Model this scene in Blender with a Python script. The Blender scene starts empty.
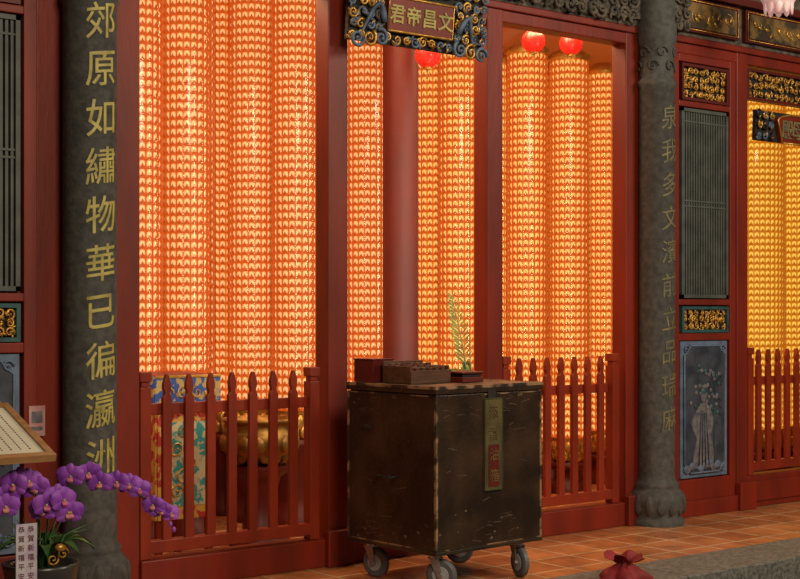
import bpy, bmesh, math, random
from mathutils import Vector, Matrix
random.seed(7)
scene = bpy.context.scene
scene.view_settings.view_transform = 'Standard'
pi = math.pi

# ---------------------------------------------------------------- materials
def mat(name, col, col2=None, rough=0.5, metal=0.0, em=None, es=0.0, scale=8.0, detail=6.0,
        lo=0.35, hi=0.65, bump=0.0, bscale=None, stretch=(1,1,1), trans=0.0, coat=0.0):
    m = bpy.data.materials.new(name); m.use_nodes = True
    nt = m.node_tree; N = nt.nodes; L = nt.links
    b = N['Principled BSDF']
    b.inputs['Base Color'].default_value = (*col, 1)
    b.inputs['Roughness'].default_value = rough
    b.inputs['Metallic'].default_value = metal
    b.inputs['Transmission Weight'].default_value = trans
    b.inputs['Coat Weight'].default_value = coat
    if em:
        b.inputs['Emission Color'].default_value = (*em, 1)
        b.inputs['Emission Strength'].default_value = es
    tc = N.new('ShaderNodeTexCoord'); mp = N.new('ShaderNodeMapping')
    mp.inputs['Scale'].default_value = stretch
    L.new(tc.outputs['Object'], mp.inputs['Vector'])
    nz = N.new('ShaderNodeTexNoise'); nz.inputs['Scale'].default_value = scale
    nz.inputs['Detail'].default_value = detail
    L.new(mp.outputs[0], nz.inputs['Vector'])
    if col2:
        r = N.new('ShaderNodeValToRGB')
        r.color_ramp.elements[0].position = lo; r.color_ramp.elements[1].position = hi
        r.color_ramp.elements[0].color = (*col, 1); r.color_ramp.elements[1].color = (*col2, 1)
        L.new(nz.outputs['Fac'], r.inputs['Fac']); L.new(r.outputs['Color'], b.inputs['Base Color'])
    if bump:
        n2 = nz
        if bscale:
            n2 = N.new('ShaderNodeTexNoise'); n2.inputs['Scale'].default_value = bscale
            n2.inputs['Detail'].default_value = 5
            L.new(mp.outputs[0], n2.inputs['Vector'])
        bp = N.new('ShaderNodeBump'); bp.inputs['Strength'].default_value = bump
        bp.inputs['Distance'].default_value = 0.02
        L.new(n2.outputs['Fac'], bp.inputs['Height']); L.new(bp.outputs[0], b.inputs['Normal'])
    return m

def tile_mat(name, c1, c2, mortar, size=0.3, rough=0.35, msize=0.012):
    m = bpy.data.materials.new(name); m.use_nodes = True
    nt = m.node_tree; N = nt.nodes; L = nt.links; b = N['Principled BSDF']
    tc = N.new('ShaderNodeTexCoord')
    br = N.new('ShaderNodeTexBrick'); br.offset = 0.0; br.squash = 1.0
    br.inputs['Scale'].default_value = 1.0
    br.inputs['Brick Width'].default_value = size; br.inputs['Row Height'].default_value = size
    br.inputs['Mortar Size'].default_value = msize; br.inputs['Mortar Smooth'].default_value = 0.2
    br.inputs['Color1'].default_value = (*c1, 1); br.inputs['Color2'].default_value = (*c2, 1)
    br.inputs['Mortar'].default_value = (*mortar, 1)
    L.new(tc.outputs['Object'], br.inputs['Vector'])
    nz = N.new('ShaderNodeTexNoise'); nz.inputs['Scale'].default_value = 5; nz.inputs['Detail'].default_value = 8
    L.new(tc.outputs['Object'], nz.inputs['Vector'])
    mx = N.new('ShaderNodeMix'); mx.data_type = 'RGBA'; mx.blend_type = 'MULTIPLY'
    mx.inputs['Factor'].default_value = 0.6
    rr = N.new('ShaderNodeValToRGB'); rr.color_ramp.elements[0].position = .32; rr.color_ramp.elements[1].position = .62
    rr.color_ramp.elements[0].color = (.3, .3, .3, 1)
    L.new(nz.outputs['Fac'], rr.inputs['Fac'])
    L.new(br.outputs['Color'], mx.inputs[6]); L.new(rr.outputs['Color'], mx.inputs[7])
    L.new(mx.outputs[2], b.inputs['Base Color'])
    b.inputs['Roughness'].default_value = rough
    bp = N.new('ShaderNodeBump'); bp.inputs['Strength'].default_value = .5; bp.inputs['Distance'].default_value = .01
    bp.invert = True
    L.new(br.outputs['Fac'], bp.inputs['Height']); L.new(bp.outputs[0], b.inputs['Normal'])
    return m

def clear_mat(name):
    m = bpy.data.materials.new(name); m.use_nodes = True
    nt = m.node_tree; N = nt.nodes; L = nt.links
    N.remove(N['Principled BSDF'])
    t=N.new('ShaderNodeBsdfTransparent');g=N.new('ShaderNodeBsdfGlossy');g.inputs['Roughness'].default_value=.08
    g.inputs['Color'].default_value=(1,.93,.8,1)
    f=N.new('ShaderNodeFresnel');f.inputs['IOR'].default_value=1.40
    x=N.new('ShaderNodeMixShader');L.new(f.outputs[0],x.inputs[0]);L.new(t.outputs[0],x.inputs[1]);L.new(g.outputs[0],x.inputs[2])
    L.new(x.outputs[0],N['Material Output'].inputs['Surface'])
    return m

RED = mat('red_lacquer', (.24,.018,.004), (.14,.011,.003), rough=.5, scale=4, bump=.12, bscale=25, stretch=(1,1,.25))
REDF = mat('red_fence_paint', (.30,.030,.007), (.20,.019,.005), rough=.45, scale=6, stretch=(1,1,.3))
REDD = mat('red_dark', (.12,.009,.004), (.08,.007,.0035), rough=.5, scale=3)
STONE = mat('grey_stone', (.10,.097,.09), (.055,.055,.052), rough=.75, scale=22, bump=.18, bscale=50)
STONEC = mat('carved_stone', (.16,.13,.095), (.035,.03,.026), rough=.75, scale=14, bump=.8, bscale=30)
GRANITE = mat('granite', (.20,.19,.165), (.075,.075,.065), rough=.6, scale=40, bump=.3)
GOLD = mat('gold_leaf', (.72,.42,.09), (.42,.20,.035), rough=.38, metal=.6, scale=20)
GOLDT = mat('gold_text', (.56,.47,.13), (.34,.28,.07), rough=.55, metal=.0, scale=15)
GOLDW = mat('gold_text_weathered', (.24,.20,.08), (.12,.115,.07), rough=.6, metal=.0, scale=14)
BLUEC = mat('blue_carving', (.16,.23,.33), (.05,.08,.15), rough=.5, scale=12)
TEAL = mat('teal_paint', (.04,.13,.13), (.02,.06,.07), rough=.5, scale=10)
OLIVE = mat('olive_paint', (.07,.08,.03), (.04,.05,.02), rough=.5, scale=10)
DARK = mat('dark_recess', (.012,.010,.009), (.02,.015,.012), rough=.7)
LATT = mat('lattice_green_grey', (.10,.11,.10), (.06,.067,.062), rough=.6, scale=8)
PANBLUE = mat('painted_panel_blue', (.028,.036,.055), (.065,.075,.10), rough=.5, scale=7, lo=.4, hi=.62)
PANEDGE = mat('painted_panel_edge', (.15,.21,.32), (.09,.13,.20), rough=.5, scale=12)
PALE = mat('pale_paint', (.20,.18,.18), (.08,.085,.12), rough=.6, scale=24)
PAINTED = mat('painted_beam', (.24,.14,.04), (.05,.035,.02), rough=.55, scale=9, lo=.4, hi=.58)
BLACKP = mat('dark_brown_worn_paint', (.020,.010,.005), (.065,.032,.016), rough=.36, scale=3.5, lo=.40, hi=.72, detail=10, bump=.2, bscale=30)
BOXTOP = mat('worn_box_top', (.08,.04,.02), (.26,.14,.07), rough=.4, scale=9, lo=.45, hi=.65)
WORN = mat('worn_edge', (.028,.016,.010), (.30,.17,.085), rough=.55, scale=7, lo=.46, hi=.54, detail=12)
SCR = mat('scratch_wood', (.20,.12,.07), (.06,.032,.02), rough=.6, scale=60)
LABEL = mat('label_faded', (.12,.095,.03), (.07,.05,.02), rough=.5, scale=7, lo=.42, hi=.58, stretch=(1,1,.6))
STEEL = mat('steel', (.45,.45,.46), (.3,.3,.3), rough=.35, metal=.8)
RUBBER = mat('wheel_grey', (.12,.13,.14), (.08,.08,.09), rough=.5)
HUB = mat('wheel_hub', (.40,.42,.45), (.28,.29,.32), rough=.4)
WOOD = mat('brown_wood', (.11,.045,.02), (.06,.024,.010), rough=.5, scale=5, stretch=(1,6,6))
LWOOD = mat('light_wood', (.42,.22,.09), (.28,.13,.05), rough=.45, scale=5, stretch=(1,6,1))
PAPER = mat('paper', (.72,.68,.55), (.62,.57,.45), rough=.8, scale=3)
INK = mat('ink', (.05,.04,.04), rough=.8)
PINKP = mat('pink_paper', (.50,.20,.20), (.55,.35,.33), rough=.8, scale=18)
LILACP = mat('lilac_card', (.42,.34,.46), (.55,.5,.55), rough=.8, scale=14)
PETAL = mat('orchid_petal', (.20,.03,.38), (.36,.09,.56), rough=.55, scale=12)
LIP = mat('orchid_lip', (.45,.02,.25), (.6,.3,.1), rough=.5, scale=30)
LEAF = mat('green_leaf', (.03,.09,.02), (.05,.14,.03), rough=.45, scale=6)
PALM = mat('palm_leaf', (.10,.14,.025), (.05,.09,.02), rough=.6, scale=6)
POT = mat('dark_ceramic', (.03,.03,.028), (.05,.05,.045), rough=.3)
REDL = mat('lantern_red', (.75,.02,.01), (.6,.01,.01), rough=.35, em=(1,.03,.01), es=.35)
COLR = mat('interior_column_red', (.13,.009,.004), (.09,.007,.0035), rough=.55, scale=3)
WALLI = mat('interior_plaster', (.40,.18,.09), (.34,.13,.07), rough=.7, scale=3)
CEILM = mat('ceiling_paint', (.70,.48,.42), (.62,.42,.36), rough=.6, scale=3)
TFLOOR = tile_mat('terracotta_tiles', (.66,.27,.10), (.48,.18,.065), (.66,.46,.26), .32, .24)
STREET = mat('asphalt', (.035,.035,.035), (.02,.02,.02), rough=.8, scale=30, bump=.4)
BG = mat('lamp_backing_orange', (.20,.06,.012), rough=.35, em=(1.0,.205,.020), es=.72)
BGR = mat('lamp_backing_amber', (.20,.07,.012), rough=.35, em=(1.0,.24,.016), es=.74)
BGY = mat('lamp_backing_gold', (.20,.10,.012), rough=.35, em=(1.0,.35,.014), es=.60)
DOME = mat('lamp_dome_peach', (.3,.16,.07), rough=.25, em=(1.0,.49,.20), es=.98)
DOMER = mat('lamp_dome_amber', (.3,.17,.06), rough=.25, em=(1.0,.50,.14), es=1.0)
DOMEY = mat('lamp_dome_yellow', (.3,.2,.05), rough=.25, em=(1.0,.60,.09), es=.88)
FIG = mat('lamp_figure', (.20,.03,.008), rough=.25, em=(.85,.12,.012), es=.50)
FIGY = mat('lamp_figure_gold', (.2,.08,.01), rough=.25, em=(.85,.24,.010), es=.42)
LEDGE = mat('lamp_ledge', (.25,.05,.01), rough=.25, em=(1,.15,.012), es=.42)
LEDGEY = mat('lamp_ledge_gold', (.25,.1,.012), rough=.25, em=(1,.28,.014), es=.38)
CLEAR = clear_mat('added_gloss_sleeve')  # invented glossy shell around the towers, there to catch vertical highlights
CLOTHB = mat('embroidery_blue', (.03,.08,.30), (.45,.30,.10), rough=.6, scale=22, lo=.5, hi=.56)
CLOTHY = mat('embroidery_yellow', (.62,.36,.07), (.45,.03,.02), rough=.6, scale=16, lo=.48, hi=.54)
CLOTHT = mat('embroidery_teal', (.04,.30,.28), (.6,.5,.3), rough=.6, scale=24, lo=.48, hi=.54)
REDCL = mat('red_cloth', (.30,.015,.02), (.18,.01,.012), rough=.7, scale=10)
ACRYL = mat('red_acrylic', (.12,.014,.012), (.08,.010,.010), rough=.25)
PINKW = mat('pink_white_silk', (.85,.45,.42), (.85,.8,.78), rough=.5, scale=12, em=(1,.6,.55), es=.25)

# ---------------------------------------------------------------- mesh builder
class MB:
    def __init__(s): s.v=[]; s.f=[]; s.m=[]; s.sm=[]
    def add(s, vs, fs, m=0, smooth=False):
        o=len(s.v); s.v.extend([tuple(v) for v in vs])
        for f in fs: s.f.append(tuple(i+o for i in f)); s.m.append(m); s.sm.append(smooth)
    def box(s,x0,x1,y0,y1,z0,z1,m=0):
        vs=[(x,y,z) for z in (z0,z1) for y in (y0,y1) for x in (x0,x1)]
        s.add(vs,[(0,2,3,1),(4,5,7,6),(0,1,5,4),(2,6,7,3),(0,4,6,2),(1,3,7,5)],m)
    def lathe(s,cx,cy,prof,seg=32,m=0,smooth=True,cap=True):
        vs=[];fs=[]
        for r,z in prof:
            for i in range(seg):
                a=2*pi*i/seg; vs.append((cx+r*math.cos(a),cy+r*math.sin(a),z))
        for j in range(len(prof)-1):
            for i in range(seg):
                k=(i+1)%seg; fs.append((j*seg+i,j*seg+k,(j+1)*seg+k,(j+1)*seg+i))
        s.add(vs,fs,m,smooth)
        if cap:
            n=len(prof)
            s.add(vs[:seg],[tuple(reversed(range(seg)))],m); s.add(vs[(n-1)*seg:],[tuple(range(seg))],m)
    def tube(s,pts,r,seg=6,m=0,flat=1.0):
        pts=[Vector(p) for p in pts]; n=len(pts)
        if n<2: return
        vs=[];fs=[]; up=Vector((0,-1,0))
        for i,p in enumerate(pts):
            t=(pts[min(i+1,n-1)]-pts[max(i-1,0)])
            if t.length<1e-9: t=Vector((0,0,1))
            t.normalize(); a=up-t*up.dot(t)
            if a.length<1e-3: a=Vector((1,0,0))-t*t.x
            a.normalize(); b=t.cross(a)
            rr=r[i] if isinstance(r,(list,tuple)) else r
            for k in range(seg):
                q=2*pi*k/seg; vs.append(p+a*(rr*flat*math.cos(q))+b*(rr*math.sin(q)))
        for i in range(n-1):
            for k in range(seg):
                l=(k+1)%seg; fs.append((i*seg+k,i*seg+l,(i+1)*seg+l,(i+1)*seg+k))
        fs.append(tuple(reversed(range(seg)))); fs.append(tuple(range((n-1)*seg,n*seg)))
        s.add(vs,fs,m,True)
    def ell(s,c,r,m=0,seg=10,rings=6,mtx=None):
        vs=[];fs=[];c=Vector(c)
        for j in range(rings+1):
            t=pi*j/rings
            for i in range(seg):
                a=2*pi*i/seg
                v=Vector((r[0]*math.sin(t)*math.cos(a),r[1]*math.sin(t)*math.sin(a),r[2]*math.cos(t)))
                if mtx: v=mtx@v
                vs.append(c+v)
        for j in range(rings):
            for i in range(seg):
                k=(i+1)%seg; fs.append((j*seg+i,(j+1)*seg+i,(j+1)*seg+k,j*seg+k))
        s.add(vs,fs,m,True)
    def prism(s,poly,y0,y1,m=0):
        n=len(poly); vs=[(x,y0,z) for x,z in poly]+[(x,y1,z) for x,z in poly]
        fs=[tuple(range(n)),tuple(reversed(range(n,2*n)))]
        for i in range(n):
            k=(i+1)%n; fs.append((i,i+n,k+n,k))
        s.add(vs,fs,m)
    def cylx(s,c,r,w,axis,m=0,seg=24):
        c=Vector(c);ax=Vector(axis).normalized();u=Vector((0,0,1));v=ax.cross(u)
        vs=[];prof=[(r*.85,-w/2),(r,-w/2*.6),(r,w/2*.6),(r*.85,w/2)]
        for rr,o in prof:
            for i in range(seg):
                a=2*pi*i/seg; vs.append(c+ax*o+u*(rr*math.cos(a))+v*(rr*math.sin(a)))
        fs=[]
        for j in range(3):
            for i in range(seg):
                k=(i+1)%seg; fs.append((j*seg+i,j*seg+k,(j+1)*seg+k,(j+1)*seg+i))
        fs.append(tuple(range(seg)));fs.append(tuple(range(3*seg,4*seg)))
        s.add(vs,fs,m,False)
    def mesh(s,name,mats):
        me=bpy.data.meshes.new(name); me.from_pydata(s.v,[],s.f)
        for mt in mats: me.materials.append(mt)
        me.polygons.foreach_set('material_index',s.m); me.polygons.foreach_set('use_smooth',s.sm)
        me.update(); return me
    def obj(s,name,mats,loc=(0,0,0),rot=(0,0,0),parent=None,bevel=0.0):
        o=bpy.data.objects.new(name,s.mesh(name,mats)); scene.collection.objects.link(o)
        o.location=loc;o.rotation_euler=rot
        if parent: o.parent=parent
        if bevel:
            b=o.modifiers.new('bevel','BEVEL');b.width=bevel;b.segments=2;b.limit_method='ANGLE';b.angle_limit=.7
        return o

def empty(name,loc=(0,0,0),rot=(0,0,0)):
    e=bpy.data.objects.new(name,None);e.empty_display_size=.1;scene.collection.objects.link(e)
    e.location=loc;e.rotation_euler=rot;return e

def text_mesh(txt,size,depth=.004,bold=.0,slice_=False):
    cu=bpy.data.curves.new('t','FONT');cu.body=txt;cu.size=size;cu.extrude=depth;cu.offset=bold
    cu.align_x='CENTER';cu.align_y='CENTER';cu.resolution_u=3
    o=bpy.data.objects.new('t',cu);scene.collection.objects.link(o)
    dg=bpy.context.evaluated_depsgraph_get();dg.update()
    me=bpy.data.meshes.new_from_object(o.evaluated_get(dg))
    bpy.data.objects.remove(o)
    bm=bmesh.new();bm.from_mesh(me);bpy.data.meshes.remove(me)
    xs=[v.co.x for v in bm.verts];ys=[v.co.y for v in bm.verts]
    if xs:
        c=Vector(((min(xs)+max(xs))/2,(min(ys)+max(ys))/2,0))
        for v in bm.verts: v.co-=c
        if slice_:
            w=(max(xs)-min(xs))/2;k=-w+.012
            while k<w:
                bmesh.ops.bisect_plane(bm,geom=bm.verts[:]+bm.edges[:]+bm.faces[:],plane_co=(k,0,0),plane_no=(1,0,0));k+=.012
    bm.verts.index_update()
    vs=[v.co.copy() for v in bm.verts];fs=[tuple(v.index for v in f.verts) for f in bm.faces]
    bm.free()
    return vs,fs

def scroll(mb,cx,y,cz,r,turns=1.4,d=1,a0=0,th=.012,m=0,n=16):
    pts=[];rad=[]
    for i in range(n+1):
        t=i/n;a=a0+d*t*turns*2*pi;rr=r*(1-t*.85)
        pts.append((cx+rr*math.cos(a),y-.01*t,cz+rr*math.sin(a)));rad.append(th*(1-.55*t))
    mb.tube(pts,rad,5,m)
    mb.ell(pts[-1],(th*.9,)*3,m,6,4)

def carve(mb,x0,x1,z0,z1,y,step=.06,ms=(0,),th=.009,seed=1):
    rnd=random.Random(seed);nx=max(1,round((x1-x0)/step));nz=max(1,round((z1-z0)/step))
    for i in range(nx):
        for j in range(nz):
            cx=x0+(i+.5)*(x1-x0)/nx+rnd.uniform(-.1,.1)*step;cz=z0+(j+.5)*(z1-z0)/nz+rnd.uniform(-.1,.1)*step
            scroll(mb,cx,y,cz,step*rnd.uniform(.42,.56),rnd.uniform(1,1.6),rnd.choice((-1,1)),rnd.uniform(0,6.28),th,rnd.choice(ms),12)
            for k in range(2):
                a=rnd.uniform(0,pi)
                mb.ell((cx+rnd.uniform(-.4,.4)*step,y-.006,cz+rnd.uniform(-.4,.4)*step),(step*.3,.008,step*.11),rnd.choice(ms),7,4,Matrix.Rotation(a,3,'Y'))

# ---------------------------------------------------------------- room shell
CZ=4.15
mb=MB();mb.box(-1,16,-1.15,3.6,-.2,0);mb.obj('floor',[TFLOOR])
mb=MB()
for i in range(15): mb.box(-2+i*1.2+.004,-2+(i+1)*1.2-.004,-1.62,-1.15,-.3,.012)
mb.obj('stone_curb',[GRANITE],bevel=.01)
mb=MB();mb.box(-6,18,-12,-1.62,-.4,-.17);mb.obj('ground_street',[STREET])
mb=MB();mb.box(1,13.2,.14,3.6,CZ,CZ+.15);mb.obj('ceiling',[CEILM])
mb=MB();mb.box(1,13.2,3.4,3.6,0,CZ);mb.obj('wall_back',[WALLI])
mb=MB();mb.box(1,1.2,.14,3.4,0,CZ);mb.obj('wall_left',[WALLI])
mb=MB();mb.box(13,13.2,.14,3.4,0,CZ);mb.obj('wall_right',[WALLI])
mb=MB();mb.box(1,13.2,-.02,.14,3.65,4.7,0)
for x in [a*.26+5.2 for a in range(10)]:
    mb.box(x,x+.24,-.05,-.02,3.70,3.9,0)
carve(mb,5.2,7.70,3.67,3.95,-.06,.11,(0,),.016,5)
mb.box(1,13.2,-.07,-.02,3.95,4.02,0)
WF=mb.obj('wall_front',[STONEC])

# ---------------------------------------------------------------- timber facade frame
mb=MB()
for a,b in ((3.54,3.687),(4.97,5.118),(6.276,6.416),(7.63,7.77),(8.905,9.043),(10.13,10.27)):
    mb.box(a,b,0,.14,0,3.65)
mb.box(3.095,3.54,.04,.14,0,3.65); mb.box(7.77,8.0,.04,.14,0,3.65)
mb.box(1,13.2,.005,.135,3.52,3.65)
mb.box(1,13.2,-.02,.0,3.60,3.65)
for a,b in ((3.687,4.97),(5.118,6.276),(6.416,7.63)): mb.box(a,b,-.02,.13,0,.17)
mb.box(9.043,10.13,.0,.12,0,.26); mb.box(9.1,10.07,-.015,.0,.05,.21)
for a in (4.93,6.25,7.60,8.88): mb.box(a,a+.2,-.06,0,0,.22)
mb.obj('doorway_frame',[RED],bevel=.008)

def side(x0,x1,name):
    mb=MB()
    mb.box(x0-.24,x1+.09,.05,.13,0,3.52,1)
    mb.box(x0-.24,x0-.02,0,.05,0,3.52,0); mb.box(x1+.01,x1+.084,0,.05,0,3.52,0)
    for a,b in ((3.46,3.52),(3.12,3.165),(1.61,1.655),(1.34,1.395),(0,.28)): mb.box(x0-.02,x1+.01,.0,.05,a,b,0)
    mb.box(x0-.2,x1+.08,-.03,0,0,.12,0)
    return mb.obj(name,[RED,REDD],bevel=.006)
WP=[side(8.24,8.81,'wall_panelled'), side(2.41,3.0,'wall_panelled.001'), side(10.52,11.1,'wall_panelled.002')]
mb=MB();mb.box(11.18,13.2,0,.13,0,3.52);mb.box(1,2.17,0,.13,0,3.52);mb.obj('wall_outer',[REDD])

def window(x0,x1,name):
    mb=MB();z0,z1=1.665,3.11
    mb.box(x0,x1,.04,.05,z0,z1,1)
    w=.025
    for a,b,c,d in ((x0,x0+w,z0,z1),(x1-w,x1,z0,z1),(x0,x1,z0,z0+w),(x0,x1,z1-w,z1)): mb.box(a,b,.0,.04,c,d,0)
    n=17;iw=(x1-x0-2*w)/n
    for i in range(n):
        c=x0+w+(i+.5)*iw; mb.box(c-iw*.27,c+iw*.27,.012,.036,z0+w,z1-w,0)
    for z in (z0+.70,z0+.74,z1-.10):
        mb.box(x0+w,x1-w,.008,.03,z-.006,z+.006,0)
    mb.obj(name,[LATT,DARK])
window(8.25,8.80,'window_1');window(2.43,2.99,'window_2');window(10.53,11.09,'window_3')

def goldpanel(x0,x1,z0,z1,name,edge=TEAL,y=.0,seed=3,step=.075,parent=None):
    mb=MB();mb.box(x0,x1,y+.03,y+.05,z0,z1,1);w=.022
    for a,b,c,d in ((x0,x0+w,z0,z1),(x1-w,x1,z0,z1),(x0+w,x1-w,z0,z0+w),(x0+w,x1-w,z1-w,z1)): mb.box(a,b,y-.004,y+.03,c,d,2)
    carve(mb,x0+w,x1-w,z0+w,z1-w,y+.018,step,(0,),.009,seed)
    mb.obj(name,[GOLD,DARK,edge],parent=parent)
for i,(a,b) in enumerate(((8.25,8.80),(2.43,2.99),(10.53,11.09))):
    goldpanel(a,b,3.17,3.45,'carved_gold_panel_top',REDD,seed=11+i,step=.06,parent=WP[i])
    goldpanel(a,b,1.40,1.60,'carved_gold_panel_mid',TEAL,seed=21+i,step=.06,parent=WP[i])
goldpanel(9.06,10.11,3.25,3.50,'carved_gold_transom',REDD,.02,31,.065)

def painted(x0,x1,name,parent):
    mb=MB();z0,z1=.29,1.335
    mb.box(x0,x1,.015,.05,z0,z1,1)
    c=.07;e=.035
    a0,a1,b0,b1=x0+e,x1-e,z0+e,z1-e
    poly=[(a0+c,b0),(a1-c,b0),(a1-c*.6,b0+c*.6),(a1,b0+c),(a1,b1-c),(a1-c*.6,b1-c*.6),(a1-c,b1),(a0+c,b1),(a0+c*.6,b1-c*.6),(a0,b1-c),(a0,b0+c),(a0+c*.6,b0+c*.6)]
    mb.prism(poly,.004,.015,2)
    xc=(x0+x1)/2
    mb.tube([(x,.004,z) for x,z in poly+[poly[0]]],.008,4,1)
    for sx in (a0+.03,a1-.03):
        for sz in (b0+.03,b1-.03): scroll(mb,sx,.006,sz,.035,1.3,1,sz*5,.007,1)
    robe=[(-.13,.36),(.12,.36),(.13,.46),(.085,.60),(.12,.72),(.08,.82),(.03,.86),(-.03,.86),(-.08,.81),(-.15,.70),(-.08,.58),(-.12,.46)]
    mb.prism([(xc+a-.02,b) for a,b in robe],.0,.004,0)
    mb.ell((xc-.02,.001,.905),(.034,.005,.045),0,10,6)
    mb.ell((xc-.02,.0,.945),(.028,.005,.024),3,10,5)
    mb.tube([(xc+.10,0,.36),(xc+.115,0,.98)],.004,4,3)
    for k in range(4): mb.tube([(xc-.08+.04*k,-.002,.38),(xc-.05+.02*k,-.002,.78)],.006,4,2)
    rnd=random.Random(5)
    for k in range(6):
        x=xc+.19;z=.75+.06*k;pts=[(x,.001,z)]
        for q in range(7):
            x-=rnd.uniform(.02,.06);z+=rnd.uniform(-.02,.05);pts.append((x,.001,min(z,1.25)))
            mb.ell((x,.001,min(z,1.25)),(.020,.004,.017),rnd.choice((0,0,3)),7,4)
        mb.tube(pts,.003,4,2)
    for k in range(8): mb.ell((xc-.2+.05*k,.001,.36+.02*(k%3)),(.04,.004,.03),1 if k%2 else 0,8,4)
    mb.obj(name,[PALE,PANEDGE,PANBLUE,TEAL],parent=parent)
painted(8.25,8.80,'painted_panel_r',WP[0]);painted(2.43,2.99,'painted_panel_l',WP[1]);painted(10.53,11.09,'painted_panel_f',WP[2])

mb=MB()
for a,b in ((8.2,8.86),(8.94,10.2),(10.28,11.1)):
    mb.box(a,b,-.06,-.021,3.68,3.93,1)
    mb.box(a+.04,b-.04,-.068,-.06,3.71,3.90,0)
    mb.tube([(a+.02,-.066,3.695),(b-.02,-.066,3.695),(b-.02,-.066,3.915),(a+.02,-.066,3.915),(a+.02,-.066,3.695)],.005,4,2)
    carve(mb,a+.08,b-.08,3.74,3.87,-.066,.12,(2,),.003,int(a*10))
mb.box(8.2,11.2,-.10,-.021,3.945,4.0,1)
mb.obj('painted_beam',[PAINTED,REDD,GOLD],parent=WF)

# ---------------------------------------------------------------- stone pillars with couplets
def pillar(cx,cy,r,txt,tx_top,tx_bot,name,size,tm,bold=0.0):
    e=empty(name,(cx,cy,0))
    mb=MB()
    mb.lathe(0,0,[(.20,0),(.205,.04),(.19,.05),(.175,.06),(.195,.10),(.21,.16),(.205,.21),(.18,.25),(.16,.265),(.165,.28),(.165,.30),(.15,.315),(r+.003,.33),(r,.36),(r,3.2),
                    (r+.012,3.21),(r+.012,3.25),(r-.01,3.27),(r-.005,3.5),(r+.012,3.55),(r+.015,3.65),(r,3.7),(r,4.6)],48,0)
    for k in range(14):
        a=2*pi*k/14
        mb.ell((.196*math.cos(a),.196*math.sin(a),.155),(.02,.038,.075),0,8,6,Matrix.Rotation(a,3,'Z'))
    for k in range(12):
        a=2*pi*k/12
        pts=[];rad=[]
        for i in range(12):
            t=i/11;q=t*7;rr=.05*(1-.8*t)
            aa=a+(rr*math.cos(q))/r; pts.append(((r)*math.cos(aa),(r)*math.sin(aa),3.40+.05*(-1)**k+rr*math.sin(q)));rad.append(.010*(1-.5*t))
        mb.tube(pts,rad,5,0)
    mb.obj('shaft',[STONE],parent=e)
    tb=MB();n=len(txt)
    for i,ch in enumerate(txt):
        z=tx_top+(tx_bot-tx_top)*i/(n-1)
        vs,fs=text_mesh(ch,size,.002,bold,True)
        out=[]
        for v in vs:
            yy=v.y*1.12+v.x*.16
            a=v.x/(r);R=r+.003+v.z
            out.append((R*math.sin(a),-R*math.cos(a),z+yy))
        tb.add(out,fs,0)
    tb.obj('couplet_text',[tm],parent=e)
    return e
pillar(3.347,-.08,.143,'郊原如繡物華已徧瀛洲',3.10,.79,'stone_pillar',.185,GOLDT,.001)
pillar(7.87,-.08,.135,'泉我多文濱前立品瑞麻',2.98,.78,'stone_pillar',.165,GOLDW)

mb=MB();mb.box(8.03,8.18,-.12,-.021,3.66,4.3,0)
carve(mb,8.02,8.19,3.64,4.2,-.13,.09,(0,),.016,9)
mb.obj('carved_stone_bracket',[STONEC],parent=WF)

# ---------------------------------------------------------------- picket fences
def fence(x0,x1,n,name,zt=1.205,bottom=.172,y=.03):
    mb=MB()
    def picket(c,w,z0,h):
        p=[(c-w/2,z0),(c+w/2,z0),(c+w/2,h-.135),(c+w*.3,h-.115),(c+w*.3,h-.10),(c+w*.42,h-.085),(c+w*.42,h-.055),(c+w*.12,h),(c-w*.12,h),(c-w*.42,h-.055),(c-w*.42,h-.085),(c-w*.3,h-.10),(c-w*.3,h-.115),(c-w/2,h-.135)]
        mb.prism(p,y-.018,y+.012)
    for c in (x0+.035,x1-.035):
        mb.box(c-.034,c+.034,y-.03,y+.045,bottom,zt-.07)
        mb.box(c-.024,c+.024,y-.022,y+.036,zt-.07,zt-.04)
        mb.box(c-.036,c+.036,y-.032,y+.047,zt-.04,zt+.015)
    st=(x1-x0-.07)/(n+1)
    for i in range(n): picket(x0+.035+st*(i+1),.056,bottom+.035,zt)
    mb.box(x0+.05,x1-.05,y+.0121,y+.04,.975,1.04)
    mb.box(x0+.05,x1-.05,y-.025,y+.04,bottom+.03,bottom+.10)
    return mb.obj(name,[REDF],bevel=.004)
fence(3.69,4.905,7,'picket_fence');fence(6.42,7.56,7,'picket_fence',1.24);fence(9.05,10.12,7,'picket_fence',1.26,.262)

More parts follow.
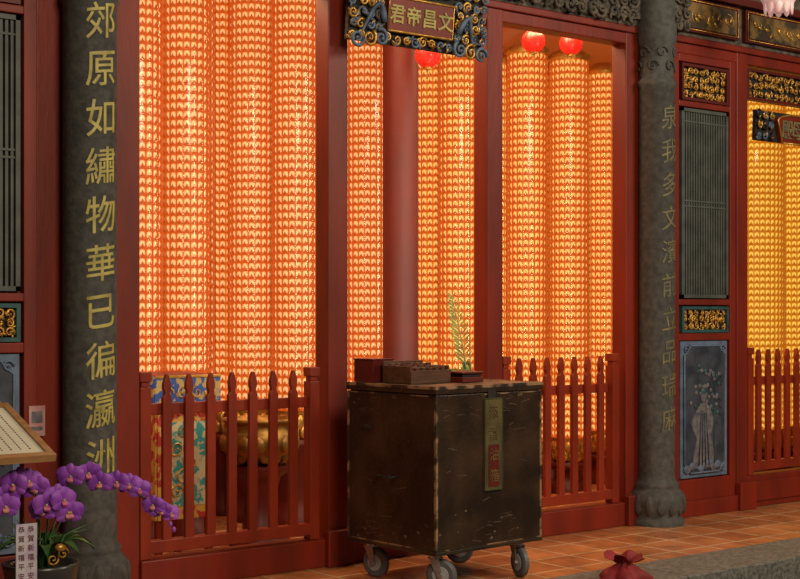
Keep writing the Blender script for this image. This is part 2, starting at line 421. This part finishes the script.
# ---------------------------------------------------------------- prayer lamp towers
def tower_mesh(name,r,z0,z1,mats,N=20,H=.060):
    # slots: 0 backing,1 figure,2 ledge,3 dark red,4 gold,5 dome,6 clear sleeve added for highlight streaks
    mb=MB()
    mb.lathe(0,0,[(r*.98,0),(r*.98,.06),(r*.8,.09),(r*.72,.2),(r*.8,z0-.28),(r*.95,z0-.26),(r*.95,z0-.22),(r*.7,z0-.2)],24,3)
    for row,(zz,rr) in enumerate(((z0-.15,r*.86),(z0-.08,r*.9))):
        for k in range(14):
            a=2*pi*(k+.5*row)/14
            mb.ell((rr*math.cos(a),rr*math.sin(a),zz),(.014,.035,.055),4,7,5,Matrix.Rotation(a,3,'Z'))
    mb.lathe(0,0,[(r*.7,z0-.2),(r*.88,z0-.1),(r*.9,z0-.02),(r*.97,z0)],24,4)
    rb=r-.022;rows=int((z1-z0)/H);pw=2*pi*rb/N
    mb.lathe(0,0,[(rb,z0),(rb,z0+rows*H)],40,0)
    mb.lathe(0,0,[(r+.003,z0+.005),(r+.003,z0+rows*H)],64,6,True,False)
    for j in range(rows):
        z=z0+j*H
        mb.lathe(0,0,[(rb,z-.001),(r-.004,z+.001),(r,z+.005),(r-.004,z+.008),(rb,z+.009)],40,2,True,False)
        for i in range(N):
            a=2*pi*i/N;ca,sa=math.cos(a),math.sin(a)
            def P(u,v,w): return (ca*v-sa*u,sa*v+ca*u,z+w)
            zc=H*.57;rw=pw*.40;rh=H*.39;vs=[];fs=[]
            for q in range(10):
                t=2*pi*q/10; vs.append(P(rw*math.cos(t),rb+.001,zc+rh*math.sin(t)))
            for q in range(10):
                t=2*pi*q/10; vs.append(P(rw*.6*math.cos(t),rb+.008,zc+rh*.6*math.sin(t)))
            vs.append(P(0,rb+.010,zc))
            for q in range(10):
                l=(q+1)%10;fs.append((q,l,10+l,10+q));fs.append((10+q,10+l,20))
            mb.add(vs,fs,5,True)
            ring=[(.011,.008,.008),(.018,.010,.012),(.017,.009,.017),(.008,.007,.021),(.008,.006,.026),(.004,.003,.030)]
            vs=[];fs=[]
            for (ru,rv,w) in ring:
                for k in range(6):
                    q=2*pi*k/6; vs.append(P(ru*math.cos(q),rb+.012+rv*.8*math.sin(q),w))
            for q in range(len(ring)-1):
                for k in range(6):
                    l=(k+1)%6;fs.append((q*6+k,q*6+l,(q+1)*6+l,(q+1)*6+k))
            mb.add(vs,fs,1,True)
            pts=[(0,0,.006),(.005,0,0),(0,.005,0),(-.005,0,0),(0,-.005,0),(0,0,-.006)]
            hv=[P(x,rb+.014+y,.033+w) for x,y,w in pts]
            mb.add(hv,[(0,1,2),(0,2,3),(0,3,4),(0,4,1),(5,2,1),(5,3,2),(5,4,3),(5,1,4)],1,True)
            a2=a+pi/N;c2,s2=math.cos(a2),math.sin(a2)
            def Q(u,v,w): return (c2*v-s2*u,s2*v+c2*u,z+w)
            mb.add([Q(-.0025,rb,.009),Q(0,r-.006,.009),Q(.0025,rb,.009),Q(-.0025,rb,H),Q(0,r-.006,H),Q(.0025,rb,H)],[(0,1,4,3),(1,2,5,4)],2)
    zt=z0+rows*H
    mb.lathe(0,0,[(r,zt),(r+.01,zt+.02),(r+.01,zt+.05),(r*.8,zt+.08),(r*.5,zt+.11)],24,4)
    return mb.mesh(name,mats)
tA=tower_mesh('tower_a',.175,.84,4.02,[BG,FIG,LEDGE,REDD,GOLD,DOME,CLEAR]);tB=tower_mesh('tower_b',.175,.48,3.72,[BGR,FIG,LEDGE,REDD,GOLD,DOMER,CLEAR])
tY=tower_mesh('tower_y',.30,.45,3.85,[BGY,FIGY,LEDGEY,REDD,GOLD,DOMEY,CLEAR],34)
pos=[(4.516,1.6,tA),(4.887,1.6,tA),(5.647,2.35,tA),(5.632,1.93,tA),(5.767,1.55,tA),(5.16,2.0,tA),(6.722,1.95,tA),
     (7.602,2.2,tB),(7.487,1.7,tB),(8.156,1.6,tB),(8.655,1.6,tB),(9.408,1.9,tB),(8.364,2.12,tB),(6.35,2.3,tA),(7.05,2.5,tA),(9.05,2.3,tB),(3.9,1.7,tA),(3.4,2.0,tA),
     (10.35,1.45,tY),(11.0,1.45,tY),(11.65,1.45,tY),(12.3,1.45,tY)]
for x,y,t in pos:
    o=bpy.data.objects.new('prayer_lamp_tower',t);scene.collection.objects.link(o);o.location=(x,y,0);o.rotation_euler=(0,0,random.uniform(0,1))
mb=MB();H=.072;W=.066
mb.box(3,12.8,3.36,3.39,.5,3.8,0)
for j in range(45):
    z=.5+j*H;mb.box(3,12.8,3.325,3.36,z,z+.012,2)
for i in range(148):
    x=3+i*W+.033
    for j in range(45):
        z=.5+j*H+.012
        mb.add([(x+.024*math.cos(t*pi/4),3.352,z+.03+.024*math.sin(t*pi/4)) for t in range(8)],[tuple(range(8))],3)
        mb.add([(x-.018,3.35,z),(x-.014,3.335,z),(x+.014,3.335,z),(x+.018,3.35,z),(x-.006,3.345,z+.02),(x+.006,3.345,z+.02),(x,3.348,z+.035)],
               [(0,1,4),(1,2,5,4),(2,3,5),(4,5,6)],1,True)
mb.obj('prayer_lamp_wall',[BGR,FIG,LEDGE,DOMER])

mb=MB();mb.lathe(0,0,[(.19,0),(.2,.06),(.2,.2),(.16,.26),(.135,.30),(.135,CZ)],48,0);mb.obj('interior_column',[COLR],(6.56,1.3,0))

def lantern(x,y,z):
    mb=MB();pr=[]
    for j in range(13):
        t=pi*(.08+.84*j/12);pr.append((.092*math.sin(t),-.088*math.cos(t)))
    seg=24
    mb.lathe(0,0,pr,seg,0)
    for k in range(12):
        a=2*pi*k/12;mb.tube([(.094*math.sin(pi*q/10)*math.cos(a),.094*math.sin(pi*q/10)*math.sin(a),-.089*math.cos(pi*q/10)) for q in range(1,10)],.002,4,0)
    mb.lathe(0,0,[(.03,.083),(.03,.10)],12,1);mb.lathe(0,0,[(.03,-.10),(.03,-.083)],12,1)
    mb.tube([(0,0,.10),(0,0,CZ-z-.004)],.004,5,1)
    for k in range(6): mb.tube([(.01*math.cos(k),.01*math.sin(k),-.10),(.014*math.cos(k),.014*math.sin(k),-.17)],.002,4,1)
    mb.obj('red_lantern',[REDL,GOLD],(x,y,z))
lantern(7.657,1.0,3.69);lantern(8.075,1.0,3.72);lantern(6.50,.9,3.43)

# ---------------------------------------------------------------- golden incense urn on a red stand
mb=MB()
mb.lathe(0,0,[(.20,0),(.20,.04),(.12,.08),(.10,.3),(.14,.46),(.21,.50),(.21,.54)],32,1)
mb.lathe(0,0,[(.10,.54),(.15,.56),(.23,.62),(.255,.70),(.24,.76),(.21,.79),(.23,.82),(.25,.83),(.25,.85),(.22,.85),(.20,.80)],40,0)
for row,(zz,rr) in enumerate(((.615,.20),(.685,.245))):
    for k in range(16):
        a=2*pi*(k+.5*row)/16
        mb.ell((rr*math.cos(a),rr*math.sin(a),zz),(.022,.045,.055),0,9,6,Matrix.Rotation(a,3,'Z'))
for s in (-1,1): mb.tube([(s*.22,0,.74),(s*.29,0,.78),(s*.30,0,.88),(s*.25,0,.93)],[.018,.016,.014,.008],8,0)
GOLDD=mat('aged_gold',(.34,.17,.03),(.16,.07,.012),rough=.42,metal=.6,scale=14)
mb.obj('golden_incense_urn',[GOLDD,REDD],(5.06,.92,0))

# ---------------------------------------------------------------- name plaques
def plaque(cx,y,cz,w,h,iw,ih,txt,name,tilt=.10,fan=False):
    e=empty(name,(cx,y,cz),(tilt,0,0))
    mb=MB()
    mb.box(-w/2+.02,w/2-.02,.0,.03,-h/2+.03,h/2,0)
    mids=(1,3,4) if not fan else (3,0,3,1)
    carve(mb,-w/2,-iw/2-.02,-h/2+.03,h/2,-.02,.07,mids,.011,41)
    carve(mb,iw/2+.02,w/2,-h/2+.03,h/2,-.02,.07,mids,.011,42)
    if h-ih>.1:
        carve(mb,-iw/2-.02,iw/2+.02,-h/2+.04,-ih/2-.015,-.02,.07,(1,3),.010,43)
        carve(mb,-iw/2-.02,iw/2+.02,ih/2+.015,h/2,-.02,.07,(1,3),.010,44)
    if not fan:
        for s in (-1,1):
            for q in range(3): scroll(mb,s*(w/2-.06-.09*q),-.05,-h/2+.04+.01*q,.055,1.5,s,q,.013,3 if q==1 else 1)
            mb.tube([(s*(iw/2+.04+.19*t),-.05-.02*math.sin(6*t),-.06+.20*math.sin(t*5)*.5) for t in [k/12 for k in range(13)]],[.020-.0012*k for k in range(13)],7,1)
        pl=[(-iw/2,-ih/2),(iw/2,-ih/2),(iw/2,ih/2),(-iw/2,ih/2)]
    else:
        pl=[(-iw*.36,-ih/2),(iw*.36,-ih/2),(iw/2,ih*.3)]+[(iw/2*math.cos(t),ih*.3+ih*.25*math.sin(t)) for t in [pi*k/10 for k in range(1,10)]]+[(-iw/2,ih*.3)]
    mb.prism(pl,-.035,0,2)
    mb.tube([(a,-.036,b) for a,b in pl+[pl[0]]],.009,5,3)
    mb.obj('carving',[DARK,BLUEC,RED,GOLD,PALE],parent=e)
    tb=MB();n=len(txt)
    for i,ch in enumerate(txt):
        vs,fs=text_mesh(ch,min(ih*.75,iw/n*.95),.003,.002)
        ox=-iw/2+(i+.5)*iw/n
        if fan: ox*=.75
        tb.add([(ox+v.x,-.039-v.z,v.y) for v in vs],fs,0)
    tb.obj('characters',[GOLDT if not fan else GOLDW],parent=e)
plaque(5.57,-.13,3.41,1.12,.44,.52,.21,'君帝昌文','name_plaque')
plaque(9.587,-.03,3.03,1.02,.27,.50,.22,'殿母聖','name_plaque',0.04,True)

# ---------------------------------------------------------------- rolling box
BX,BY,BR=4.925,-1.083,.059
def bp_(a,b): return (BX+a*math.cos(BR)-b*math.sin(BR),BY+a*math.sin(BR)+b*math.cos(BR))
e=empty('rolling_storage_box',(BX,BY,0),(0,0,BR))
A,B,Z0,Z1=.85,.76,.21,1.143
mb=MB();mb.box(0,A,0,B,Z0,1.095,0);mb.box(-.008,A+.008,-.008,B+.008,1.1,Z1-.006,0);mb.box(-.008,A+.008,-.008,B+.008,Z1-.006,Z1,2);mb.box(.01,A-.01,.01,B-.01,1.09,1.105,1)
mb.box(-.006,A+.006,-.006,B+.006,Z0,Z0+.02,0)
mb.obj('body',[BLACKP,DARK,BOXTOP],parent=e,bevel=.004)
mb=MB();w=.011;g=.0025
for a,b in ((0,0),(A,0),(0,B),(A,B)):
    mb.box(a-g-(w if a else 0),a+g+(0 if a else w),b-g-(w if b else 0),b+g+(0 if b else w),Z0+.02,1.09)
for z in (1.086,Z0+.022):
    mb.box(-g,A+g,-g,B+g,z,z+.006)
for (x0,x1,y0,y1) in ((-.010,A+.010,-.0105,.004),(-.0105,.004,-.01,B+.01),(A-.004,A+.0105,-.01,B+.01)):
    mb.box(x0,x1,y0,y1,Z1-.016,Z1+.0015)
mb.obj('worn_edges',[WORN],parent=e)
mb=MB();rnd=random.Random(3)
for k in range(90):
    L=rnd.uniform(.012,.10);z=rnd.choice((rnd.uniform(.98,1.08),rnd.uniform(.25,1.05),rnd.uniform(.24,.4)));t=rnd.uniform(.001,.0035)
    sl_=rnd.uniform(-.02,.02)
    if k%2:
        x=rnd.uniform(.03,.7);mb.add([(x,-.001,z),(x+L,-.001,z+sl_),(x+L,-.001,z+sl_+t),(x,-.001,z+t)],[(0,1,2,3)])
    else:
        y=rnd.uniform(.03,.62);mb.add([(-.001,y,z),(-.001,y+L,z+sl_),(-.001,y+L,z+sl_+t),(-.001,y,z+t)],[(3,2,1,0)])
# chipped paint flakes
for k in range(26):
    n=7;r0=rnd.uniform(.004,.016);z=rnd.choice((rnd.uniform(.24,.34),rnd.uniform(1.02,1.08),rnd.uniform(.3,1.0)))
    c=rnd.uniform(.03,.70);pp=[(r0*rnd.uniform(.5,1.4)*math.cos(2*pi*q/n),r0*rnd.uniform(.4,1.0)*math.sin(2*pi*q/n)) for q in range(n)]
    if k%2: mb.add([(c+a,-.0012,z+b) for a,b in pp],[tuple(range(n))])
    else: mb.add([(-.0012,c+a,z+b) for a,b in pp],[tuple(reversed(range(n)))])
mb.obj('scratches',[SCR],parent=e)
mb=MB();mb.box(.37,.515,-.010,0,.54,1.066,0)
for a,b,c,d in ((.37,.515,.54,.546),(.37,.515,1.06,1.066),(.37,.375,.54,1.066),(.51,.515,.54,1.066)): mb.box(a,b,-.013,-.010,c,d,1)
mb.box(.40,.485,-.012,-.010,.56,.80,2)
mb.obj('label_board',[LABEL,OLIVE,REDD],parent=e)
tb=MB()
for i,ch in enumerate('添香油箱'):
    vs,fs=text_mesh(ch,.080,.001,.000);tb.add([(.4425+v.x,-.0135-v.z,.985-.12*i+v.y) for v in vs],fs)
tb.obj('label_text',[mat('label_dull',(.17,.13,.04),(.09,.05,.02),rough=.5,scale=20)],parent=e)
mb=MB();mb.box(-.012,0,.55,.60,.88,.90,0);mb.tube([(-.01,.32,.62),(-.04,.33,.62),(-.04,.45,.62),(-.01,.46,.62)],.007,6,0)
mb.box(A*.5-.03,A*.5+.03,-.012,-.008,1.06,1.12,0)
mb.obj('hardware',[DARK],parent=e)
for i,(a,b,sw) in enumerate(((.09,.10,.5),(A-.11,.09,-.3),(.09,B-.11,.2),(A-.09,B-.11,.9))):
    mb=MB();ax=Vector((math.cos(sw),math.sin(sw),0));fw=Vector((-ax.y,ax.x,0));c=Vector((a,b,.088))+fw*-.035
    mb.box(a-.06,a+.06,b-.05,b+.05,.200,.21,0)
    mb.lathe(a,b,[(.035,.182),(.04,.200)],16,0)
    mb.cylx(c,.088,.042,ax,1,28);mb.cylx(c,.056,.046,ax,2,20);mb.cylx(c,.016,.08,ax,0,12)
    for s in (-1,1):
        o=c+ax*.031*s;t=Vector((a,b,.182))+ax*.031*s;d=fw*.022
        q=ax*.002
        vs=[o-d*.6-q+Vector((0,0,-.01)),o+d*.6-q+Vector((0,0,-.01)),t+d*1.4-q,t-d*1.4-q,o-d*.6+q+Vector((0,0,-.01)),o+d*.6+q+Vector((0,0,-.01)),t+d*1.4+q,t-d*1.4+q]
        mb.add(vs,[(0,1,2,3),(7,6,5,4),(0,4,5,1),(1,5,6,2),(2,6,7,3),(3,7,4,0)],0)
    mb.box(a-.033,a+.033,b-.033,b+.033,.178,.184,0)
    mb.obj('caster_%d'%(i+1),[STEEL,RUBBER,HUB],parent=e)

x,y=bp_(.03,.57)
mb=MB();mb.box(0,.16,0,.17,0,.008);mb.box(0,.16,0,.006,.008,.13);mb.box(0,.16,.164,.17,.008,.13);mb.box(0,.006,.006,.164,.008,.13);mb.box(.154,.16,.006,.164,.008,.13);mb.box(-.004,.164,-.004,.174,.13,.138)
mb.obj('red_donation_box',[ACRYL],(x,y,Z1+.002),(0,0,BR),bevel=.002)
x,y=bp_(.07,.28)
mb=MB();mb.box(0,.31,0,.25,0,.02,0);mb.box(0,.31,0,.012,.02,.075,0);mb.box(0,.31,.238,.25,.02,.125,0);mb.box(0,.012,.012,.238,.02,.10,0);mb.box(.298,.31,.012,.238,.02,.10,0)
for k in range(1,6): mb.box(.0+.05*k,.006+.05*k,.012,.238,.02,.09,0)
for k in range(6):
    for j in range(5):
        zz=.085+.012*random.random()+.006*j
        mb.box(.014+.05*k,.046+.05*k,.03+.04*j,.045+.04*j,.02,zz,1 if (k+j)%3==0 else 0)
mb.obj('divination_slip_tray',[WOOD,REDD],(x,y,Z1+.002),(0,0,BR),bevel=.002)
x,y=bp_(.42,.22)
mb=MB();mb.box(0,.17,0,.16,0,.03,0);mb.box(.01,.16,.01,.15,.03,.05,1);mb.box(-.004,.174,-.004,.164,.05,.062,0)
mb.obj('lacquer_box',[REDD,DARK],(x,y,Z1+.002),(0,0,BR),bevel=.003)

# ---------------------------------------------------------------- altar table inside left bay
mb=MB();x0,x1,y0,y1=4.13,4.52,.62,1.05
for a in (x0,x1-.04):
    for b in (y0,y1-.04): mb.box(a,a+.04,b,b+.04,0,1.12,3)
mb.box(x0-.03,x1+.03,y0-.03,y1+.03,1.12,1.17,3)
mb.box(x0-.035,x1+.035,y0-.04,y0-.025,.96,1.165,0);mb.box(x0-.042,x0-.03,y0-.03,y1+.03,.96,1.165,0)
mb.box(x0,x1,y0-.012,y0,.28,.955,1);mb.box(x0-.012,x0,y0,y1,.28,.955,1)
mb.box(x0+.05,x1-.05,y0-.016,y0-.012,.36,.88,2)
for k in range(12): mb.tube([(x0-.02+k*.037,y0-.045,.97),(x0-.02+k*.037,y0-.045,.925)],.006,5,4)
for z in (.96,1.16): mb.box(x0-.036,x1+.036,y0-.046,y0-.04,z-.008,z+.008,4)
for k in range(4): scroll(mb,x0+.05+k*.1,y0-.045,1.06,.04,1.3,1,k,.006,4)
for k in range(5): scroll(mb,x0+.12+.05*(k%3),y0-.02,.45+.09*k,.05,1.3,1,k*1.3,.007,4)
mb.obj('embroidered_altar_table',[CLOTHB,CLOTHY,CLOTHT,RED,GOLD],bevel=.002)

# ---------------------------------------------------------------- potted palm behind the box
mb=MB()
mb.lathe(0,0,[(.10,0),(.13,.2),(.15,.45),(.16,.5),(.14,.5),(.13,.46)],24,1)
mb.tube([(0,0,.45),(.01,0,.8),(0,.01,1.15)],.012,6,2)
def frond(base,dx,dy,h,L,sc=1):
    pts=[]
    for i in range(23):
        t=i/22;pts.append(Vector(base)+Vector((dx*t**1.4,dy*t*t,h*t-L*t**4)))
    mb.tube(pts,[.007*(1-.7*i/22) for i in range(23)],5,0)
    for i in range(5,23):
        t=i/22;l=.14*sc*math.sin(pi*min(1,.2+t*.72))
        for s in (-1,1):
            p=pts[i];q=p+Vector((s*l*.8-.1*l,s*l*.2,l*.45));mid=(p+q)/2;w=Vector((-s*.45,0,.7))*.010
            mb.add([p,mid+w+Vector((0,-.006,0)),q,mid-w],[(0,1,2,3)],0)
frond((0,0,1.05),-.17,-.02,.64,.02,1.1);frond((0,0,1.0),.06,.10,.28,.1,.6);frond((0,0,1.0),-.10,.14,.22,.1,.6)
mb.obj('potted_palm',[PALM,POT,LEAF],(6.50,.46,0))

# ---------------------------------------------------------------- lectern notice
e=empty('notice_lectern',(0,0,0))
mb=MB();x0,x1=1.98,2.735;ya,za,yb,zb=-1.0,.89,-.44,1.10
def sl(x,y,o):
    t=(y-ya)/(yb-ya);z=za+(zb-za)*t;n=Vector((0,-(zb-za),(yb-ya))).normalized();return Vector((x,y,z))+n*o
def slab(xa,xb,ys,ye,o0,o1,m):
    vs=[sl(x,y,o) for o in (o0,o1) for y in (ys,ye) for x in (xa,xb)]
    mb.add(vs,[(0,2,3,1),(4,5,7,6),(0,1,5,4),(2,6,7,3),(0,4,6,2),(1,3,7,5)],m)
slab(x0,x1,ya,yb,-.02,0,0);slab(x0+.03,x1-.03,ya+.03,yb-.03,0,.003,1)
for a,b,c,d in ((x0,x1,ya,ya+.035),(x0,x1,yb-.035,yb),(x0,x0+.035,ya+.035,yb-.035),(x1-.035,x1,ya+.035,yb-.035)): slab(a,b,c,d,0,.014,0)
for k in range(14):
    xx=x1-.09-k*.045;rr=random.Random(k);yy=ya+.09
    while yy<yb-.1:
        l=rr.uniform(.008,.014);slab(xx,xx+.007,yy,yy+l,.003,.004,2);yy+=l+.009
mb.box(2.33,2.39,-.76,-.70,.03,.98,0);mb.box(2.15,2.57,-.95,-.5,0,.03,0)
mb.obj('stand',[LWOOD,PAPER,INK],parent=e,bevel=.002)
mb=MB();mb.box(3.035,3.125,-.006,-.001,.90,1.06,0);mb.box(3.05,3.11,-.008,-.006,.93,.95,1);mb.box(3.05,3.11,-.008,-.006,.97,1.03,1)
mb.obj('pink_paper_notice',[PINKP,PALE])

# ---------------------------------------------------------------- orchids
e=empty('potted_orchid',(2.75,-.8,0))
mb=MB();mb.lathe(0,0,[(.11,0),(.13,.05),(.16,.28),(.175,.36),(.18,.38),(.16,.38),(.15,.34)],32,0)
mb.obj('planter',[POT],parent=e)
stems=[[(0,0,.34),(-.02,-.02,.6),(-.06,-.03,.76),(-.14,-.05,.76),(-.22,-.06,.70)],
       [(.03,0,.34),(.03,-.02,.62),(.10,-.03,.77),(.25,-.05,.76),(.42,-.06,.70),(.55,-.07,.61),(.62,-.07,.54)],
       [(-.02,0,.34),(-.04,-.04,.5),(-.04,-.08,.66),(.02,-.1,.70),(.08,-.1,.62)]]
def cr(P,t):
    n=len(P)-1;i=min(int(t*n),n-1);f=t*n-i
    p=[Vector(P[max(0,i-1)]),Vector(P[i]),Vector(P[i+1]),Vector(P[min(n,i+2)])]
    return .5*((2*p[1])+(-p[0]+p[2])*f+(2*p[0]-5*p[1]+4*p[2]-p[3])*f*f+(-p[0]+3*p[1]-3*p[2]+p[3])*f**3)
mb=MB()
for P in stems: mb.tube([cr(P,i/30) for i in range(31)],.005,6,0)
rnd=random.Random(12)
for k in range(11):
    a=k*.6+.2;l=rnd.uniform(.18,.3);w=.035;vs=[];fs=[]
    for i in range(9):
        t=i/8;cx=l*t*math.cos(a);cy=l*t*math.sin(a);cz=.36+.16*math.sin(t*2.2)-.05*t;ww=w*math.sin(pi*(.12+.86*t))
        px,py=-math.sin(a),math.cos(a)
        vs+=[(cx-px*ww,cy-py*ww,cz+.01),(cx,cy,cz),(cx+px*ww,cy+py*ww,cz+.01)]
    for i in range(8):
        fs+=[(i*3,i*3+1,i*3+4,i*3+3),(i*3+1,i*3+2,i*3+5,i*3+4)]
    mb.add(vs,fs,0,True)
for k in range(30):
    a=rnd.uniform(0,6.28);l=rnd.uniform(.08,.22);mb.tube([(.05*math.cos(a),.05*math.sin(a),.35),(.5*l*math.cos(a),.5*l*math.sin(a),.5),(l*math.cos(a),l*math.sin(a),.48+rnd.uniform(-.05,.12))],[.007,.009,.001],4,0)
mb.obj('foliage',[LEAF],parent=e)
mb=MB()
def bloom(c,s,face):
    f=Vector(face).normalized();u=Vector((0,0,1));r=u.cross(f).normalized();u=f.cross(r)
    def petal(ang,l,w,m=0,cup=.15):
        d=u*math.cos(ang)+r*math.sin(ang);q=f.cross(d);vs=[];fs=[]
        N=6
        for i in range(N+1):
            t=i/N;ww=w*math.sin(pi*(.1+.83*t))**.7
            for j in (-1,-.5,0,.5,1):
                vs.append(Vector(c)+d*(l*t)+q*(ww*j)+f*(cup*l*math.sin(t*2.6)-.25*w*j*j+.003*(m+1)))
        for i in range(N):
            for j in range(4): fs.append((i*5+j,i*5+j+1,(i+1)*5+j+1,(i+1)*5+j))
        mb.add(vs,fs,m,True)
    for a in (0,2.2,-2.2): petal(a,s*.52,s*.20)
    for a in (1.25,-1.25): petal(a,s*.56,s*.34,0,.2)
    petal(pi,s*.26,s*.12,1,.7);mb.ell(Vector(c)+f*s*.1,(s*.06,)*3,2,6,4)
bl=[]
for (sx,t0,n) in ((0,.45,7),(1,.36,10),(2,.5,6)):
    for i in range(n): 
        p=cr(stems[sx],t0+(1-t0)*i/(n-1));bl.append((p+Vector((rnd.uniform(-.02,.02),-.03+rnd.uniform(-.03,.01),rnd.uniform(-.045,.03))),1-.3*(i/n if sx==1 else 0)))
for p,k in bl: bloom(p,.12*k,(rnd.uniform(-.9,.1),-1,rnd.uniform(-.4,.3)))
for k in range(3):
    p=cr(stems[1],1)+Vector((.02*k,-.01,-.03*k));mb.ell(p,(.012,.01,.015),0,7,5)
mb.obj('blooms',[PETAL,LIP,GOLDT],parent=e)
mb=MB();mb.box(-.21,-.11,-.205,-.20,.33,.60,0)
for k in range(2):
    for j in range(6):
        vs,fs=text_mesh('恭賀新禧平安'[j],.032,.0005,0);mb.add([(-.185+.045*k+v.x,-.2065-v.z,.575-.042*j+v.y) for v in vs],fs,1)
mb.tube([(-.155,-.2,.36),(-.10,-.1,.33)],.003,4,1)
mb.ell((.02,-.17,.47),(.03,.02,.02),2,8,5);scroll(mb,.03,-.17,.44,.03,1.3,1,0,.006,2);scroll(mb,-.02,-.17,.42,.03,1.3,-1,0,.006,2);mb.tube([(.02,-.16,.46),(.02,-.12,.34)],.003,4,2)
mb.obj('gift_card',[LILACP,REDD,GOLD],parent=e)

# ---------------------------------------------------------------- red cloth bundle on the curb
mb=MB();seg=28;vs=[];fs=[]
prof=[(.12,0),(.13,.03),(.10,.06),(.06,.085),(.03,.105),(.055,.125),(.09,.14),(.10,.145)]
for r,z in prof:
    for i in range(seg):
        a=2*pi*i/seg;k=r*(1+.28*math.sin(a*5+z*20)+.08*math.sin(a*11));vs.append((k*math.cos(a),k*math.sin(a),z+(.025*math.sin(a*4) if z>.11 else 0)))
for j in range(len(prof)-1):
    for i in range(seg):
        k=(i+1)%seg;fs.append((j*seg+i,j*seg+k,(j+1)*seg+k,(j+1)*seg+i))
fs.append(tuple(range(seg)));mb.add(vs,fs,0,True)
mb.tube([(.034*math.cos(q*.6),.034*math.sin(q*.6),.104) for q in range(12)],.005,5,1)
mb.obj('red_cloth_bundle',[REDCL,GOLD],(6.0,-1.49,.012))

mb=MB();pr=[(.02,-.16),(.09,-.13),(.13,-.05),(.14,.0),(.13,.06),(.08,.12),(.03,.14)]
mb.lathe(0,0,pr,20,0)
for k in range(10):
    a=2*pi*k/10;mb.ell((.10*math.cos(a),.10*math.sin(a),-.1),(.012,.03,.07),0,7,5,Matrix.Rotation(a,3,'Z'))
mb.tube([(0,0,.14),(0,0,.45)],.004,5,1)
mb.box(-.03,.03,-.04,.50,.45,.50,2)
mb.obj('silk_lotus_lantern',[PINKW,GOLD,REDD],(8.60,-.62,3.92))

# ---------------------------------------------------------------- lights
def area(name,loc,rot,size,en,col,sy=None):
    l=bpy.data.lights.new(name,'AREA');l.energy=en;l.color=col;l.size=size
    if sy: l.shape='RECTANGLE';l.size_y=sy
    o=bpy.data.objects.new(name,l);scene.collection.objects.link(o);o.location=loc;o.rotation_euler=rot
def aim(loc,tgt): return (Vector(tgt)-Vector(loc)).to_track_quat('-Z','Y').to_euler()
loc=(2.5,-7.5,5.0);area('front_fill',loc,aim(loc,(5.5,-.3,.8)),2.5,320,(1,.84,.62))  # added fill that brightens the facade, not an actual street lamp
loc=(9,-6,5);area('front_fill_far',loc,aim(loc,(8,-.6,.3)),2.0,230,(1,.86,.68))  # second added fill, for the right side and the porch floor
for i,x in enumerate((4.3,6.1,7.6)):
    area('hall_fill_%d'%i,(x,.75,CZ-.1),(math.radians(-30),0,0),.7,45,(1,.62,.34))  # added fill under the ceiling, tilted out to warm the porch floor
area('hall_fill_side',(9.9,.6,CZ-.1),(math.radians(-25),0,0),.6,36,(1,.72,.36))  # added fill for the side bay, tilted outward too
for i,x in enumerate((3.60,5.05,6.35,7.70)):
    area('added_streak_light_%d'%i,(x,.17,2.3),(pi/2,0,0),.06,14,(1,.84,.58),2.6)  # added strips hidden behind the posts to put streaks on the towers
w=bpy.data.worlds.new('night');scene.world=w;w.use_nodes=True
w.node_tree.nodes['Background'].inputs[0].default_value=(.55,.43,.30,1);w.node_tree.nodes['Background'].inputs[1].default_value=.10

cam=bpy.data.cameras.new('camera');co=bpy.data.objects.new('camera',cam);scene.collection.objects.link(co)
co.location=(0,-7,1.55);co.rotation_euler=(pi/2,0,math.radians(-38.3))
cam.sensor_width=36;cam.lens=63.0;cam.shift_y=.0294;cam.clip_end=100
scene.camera=co
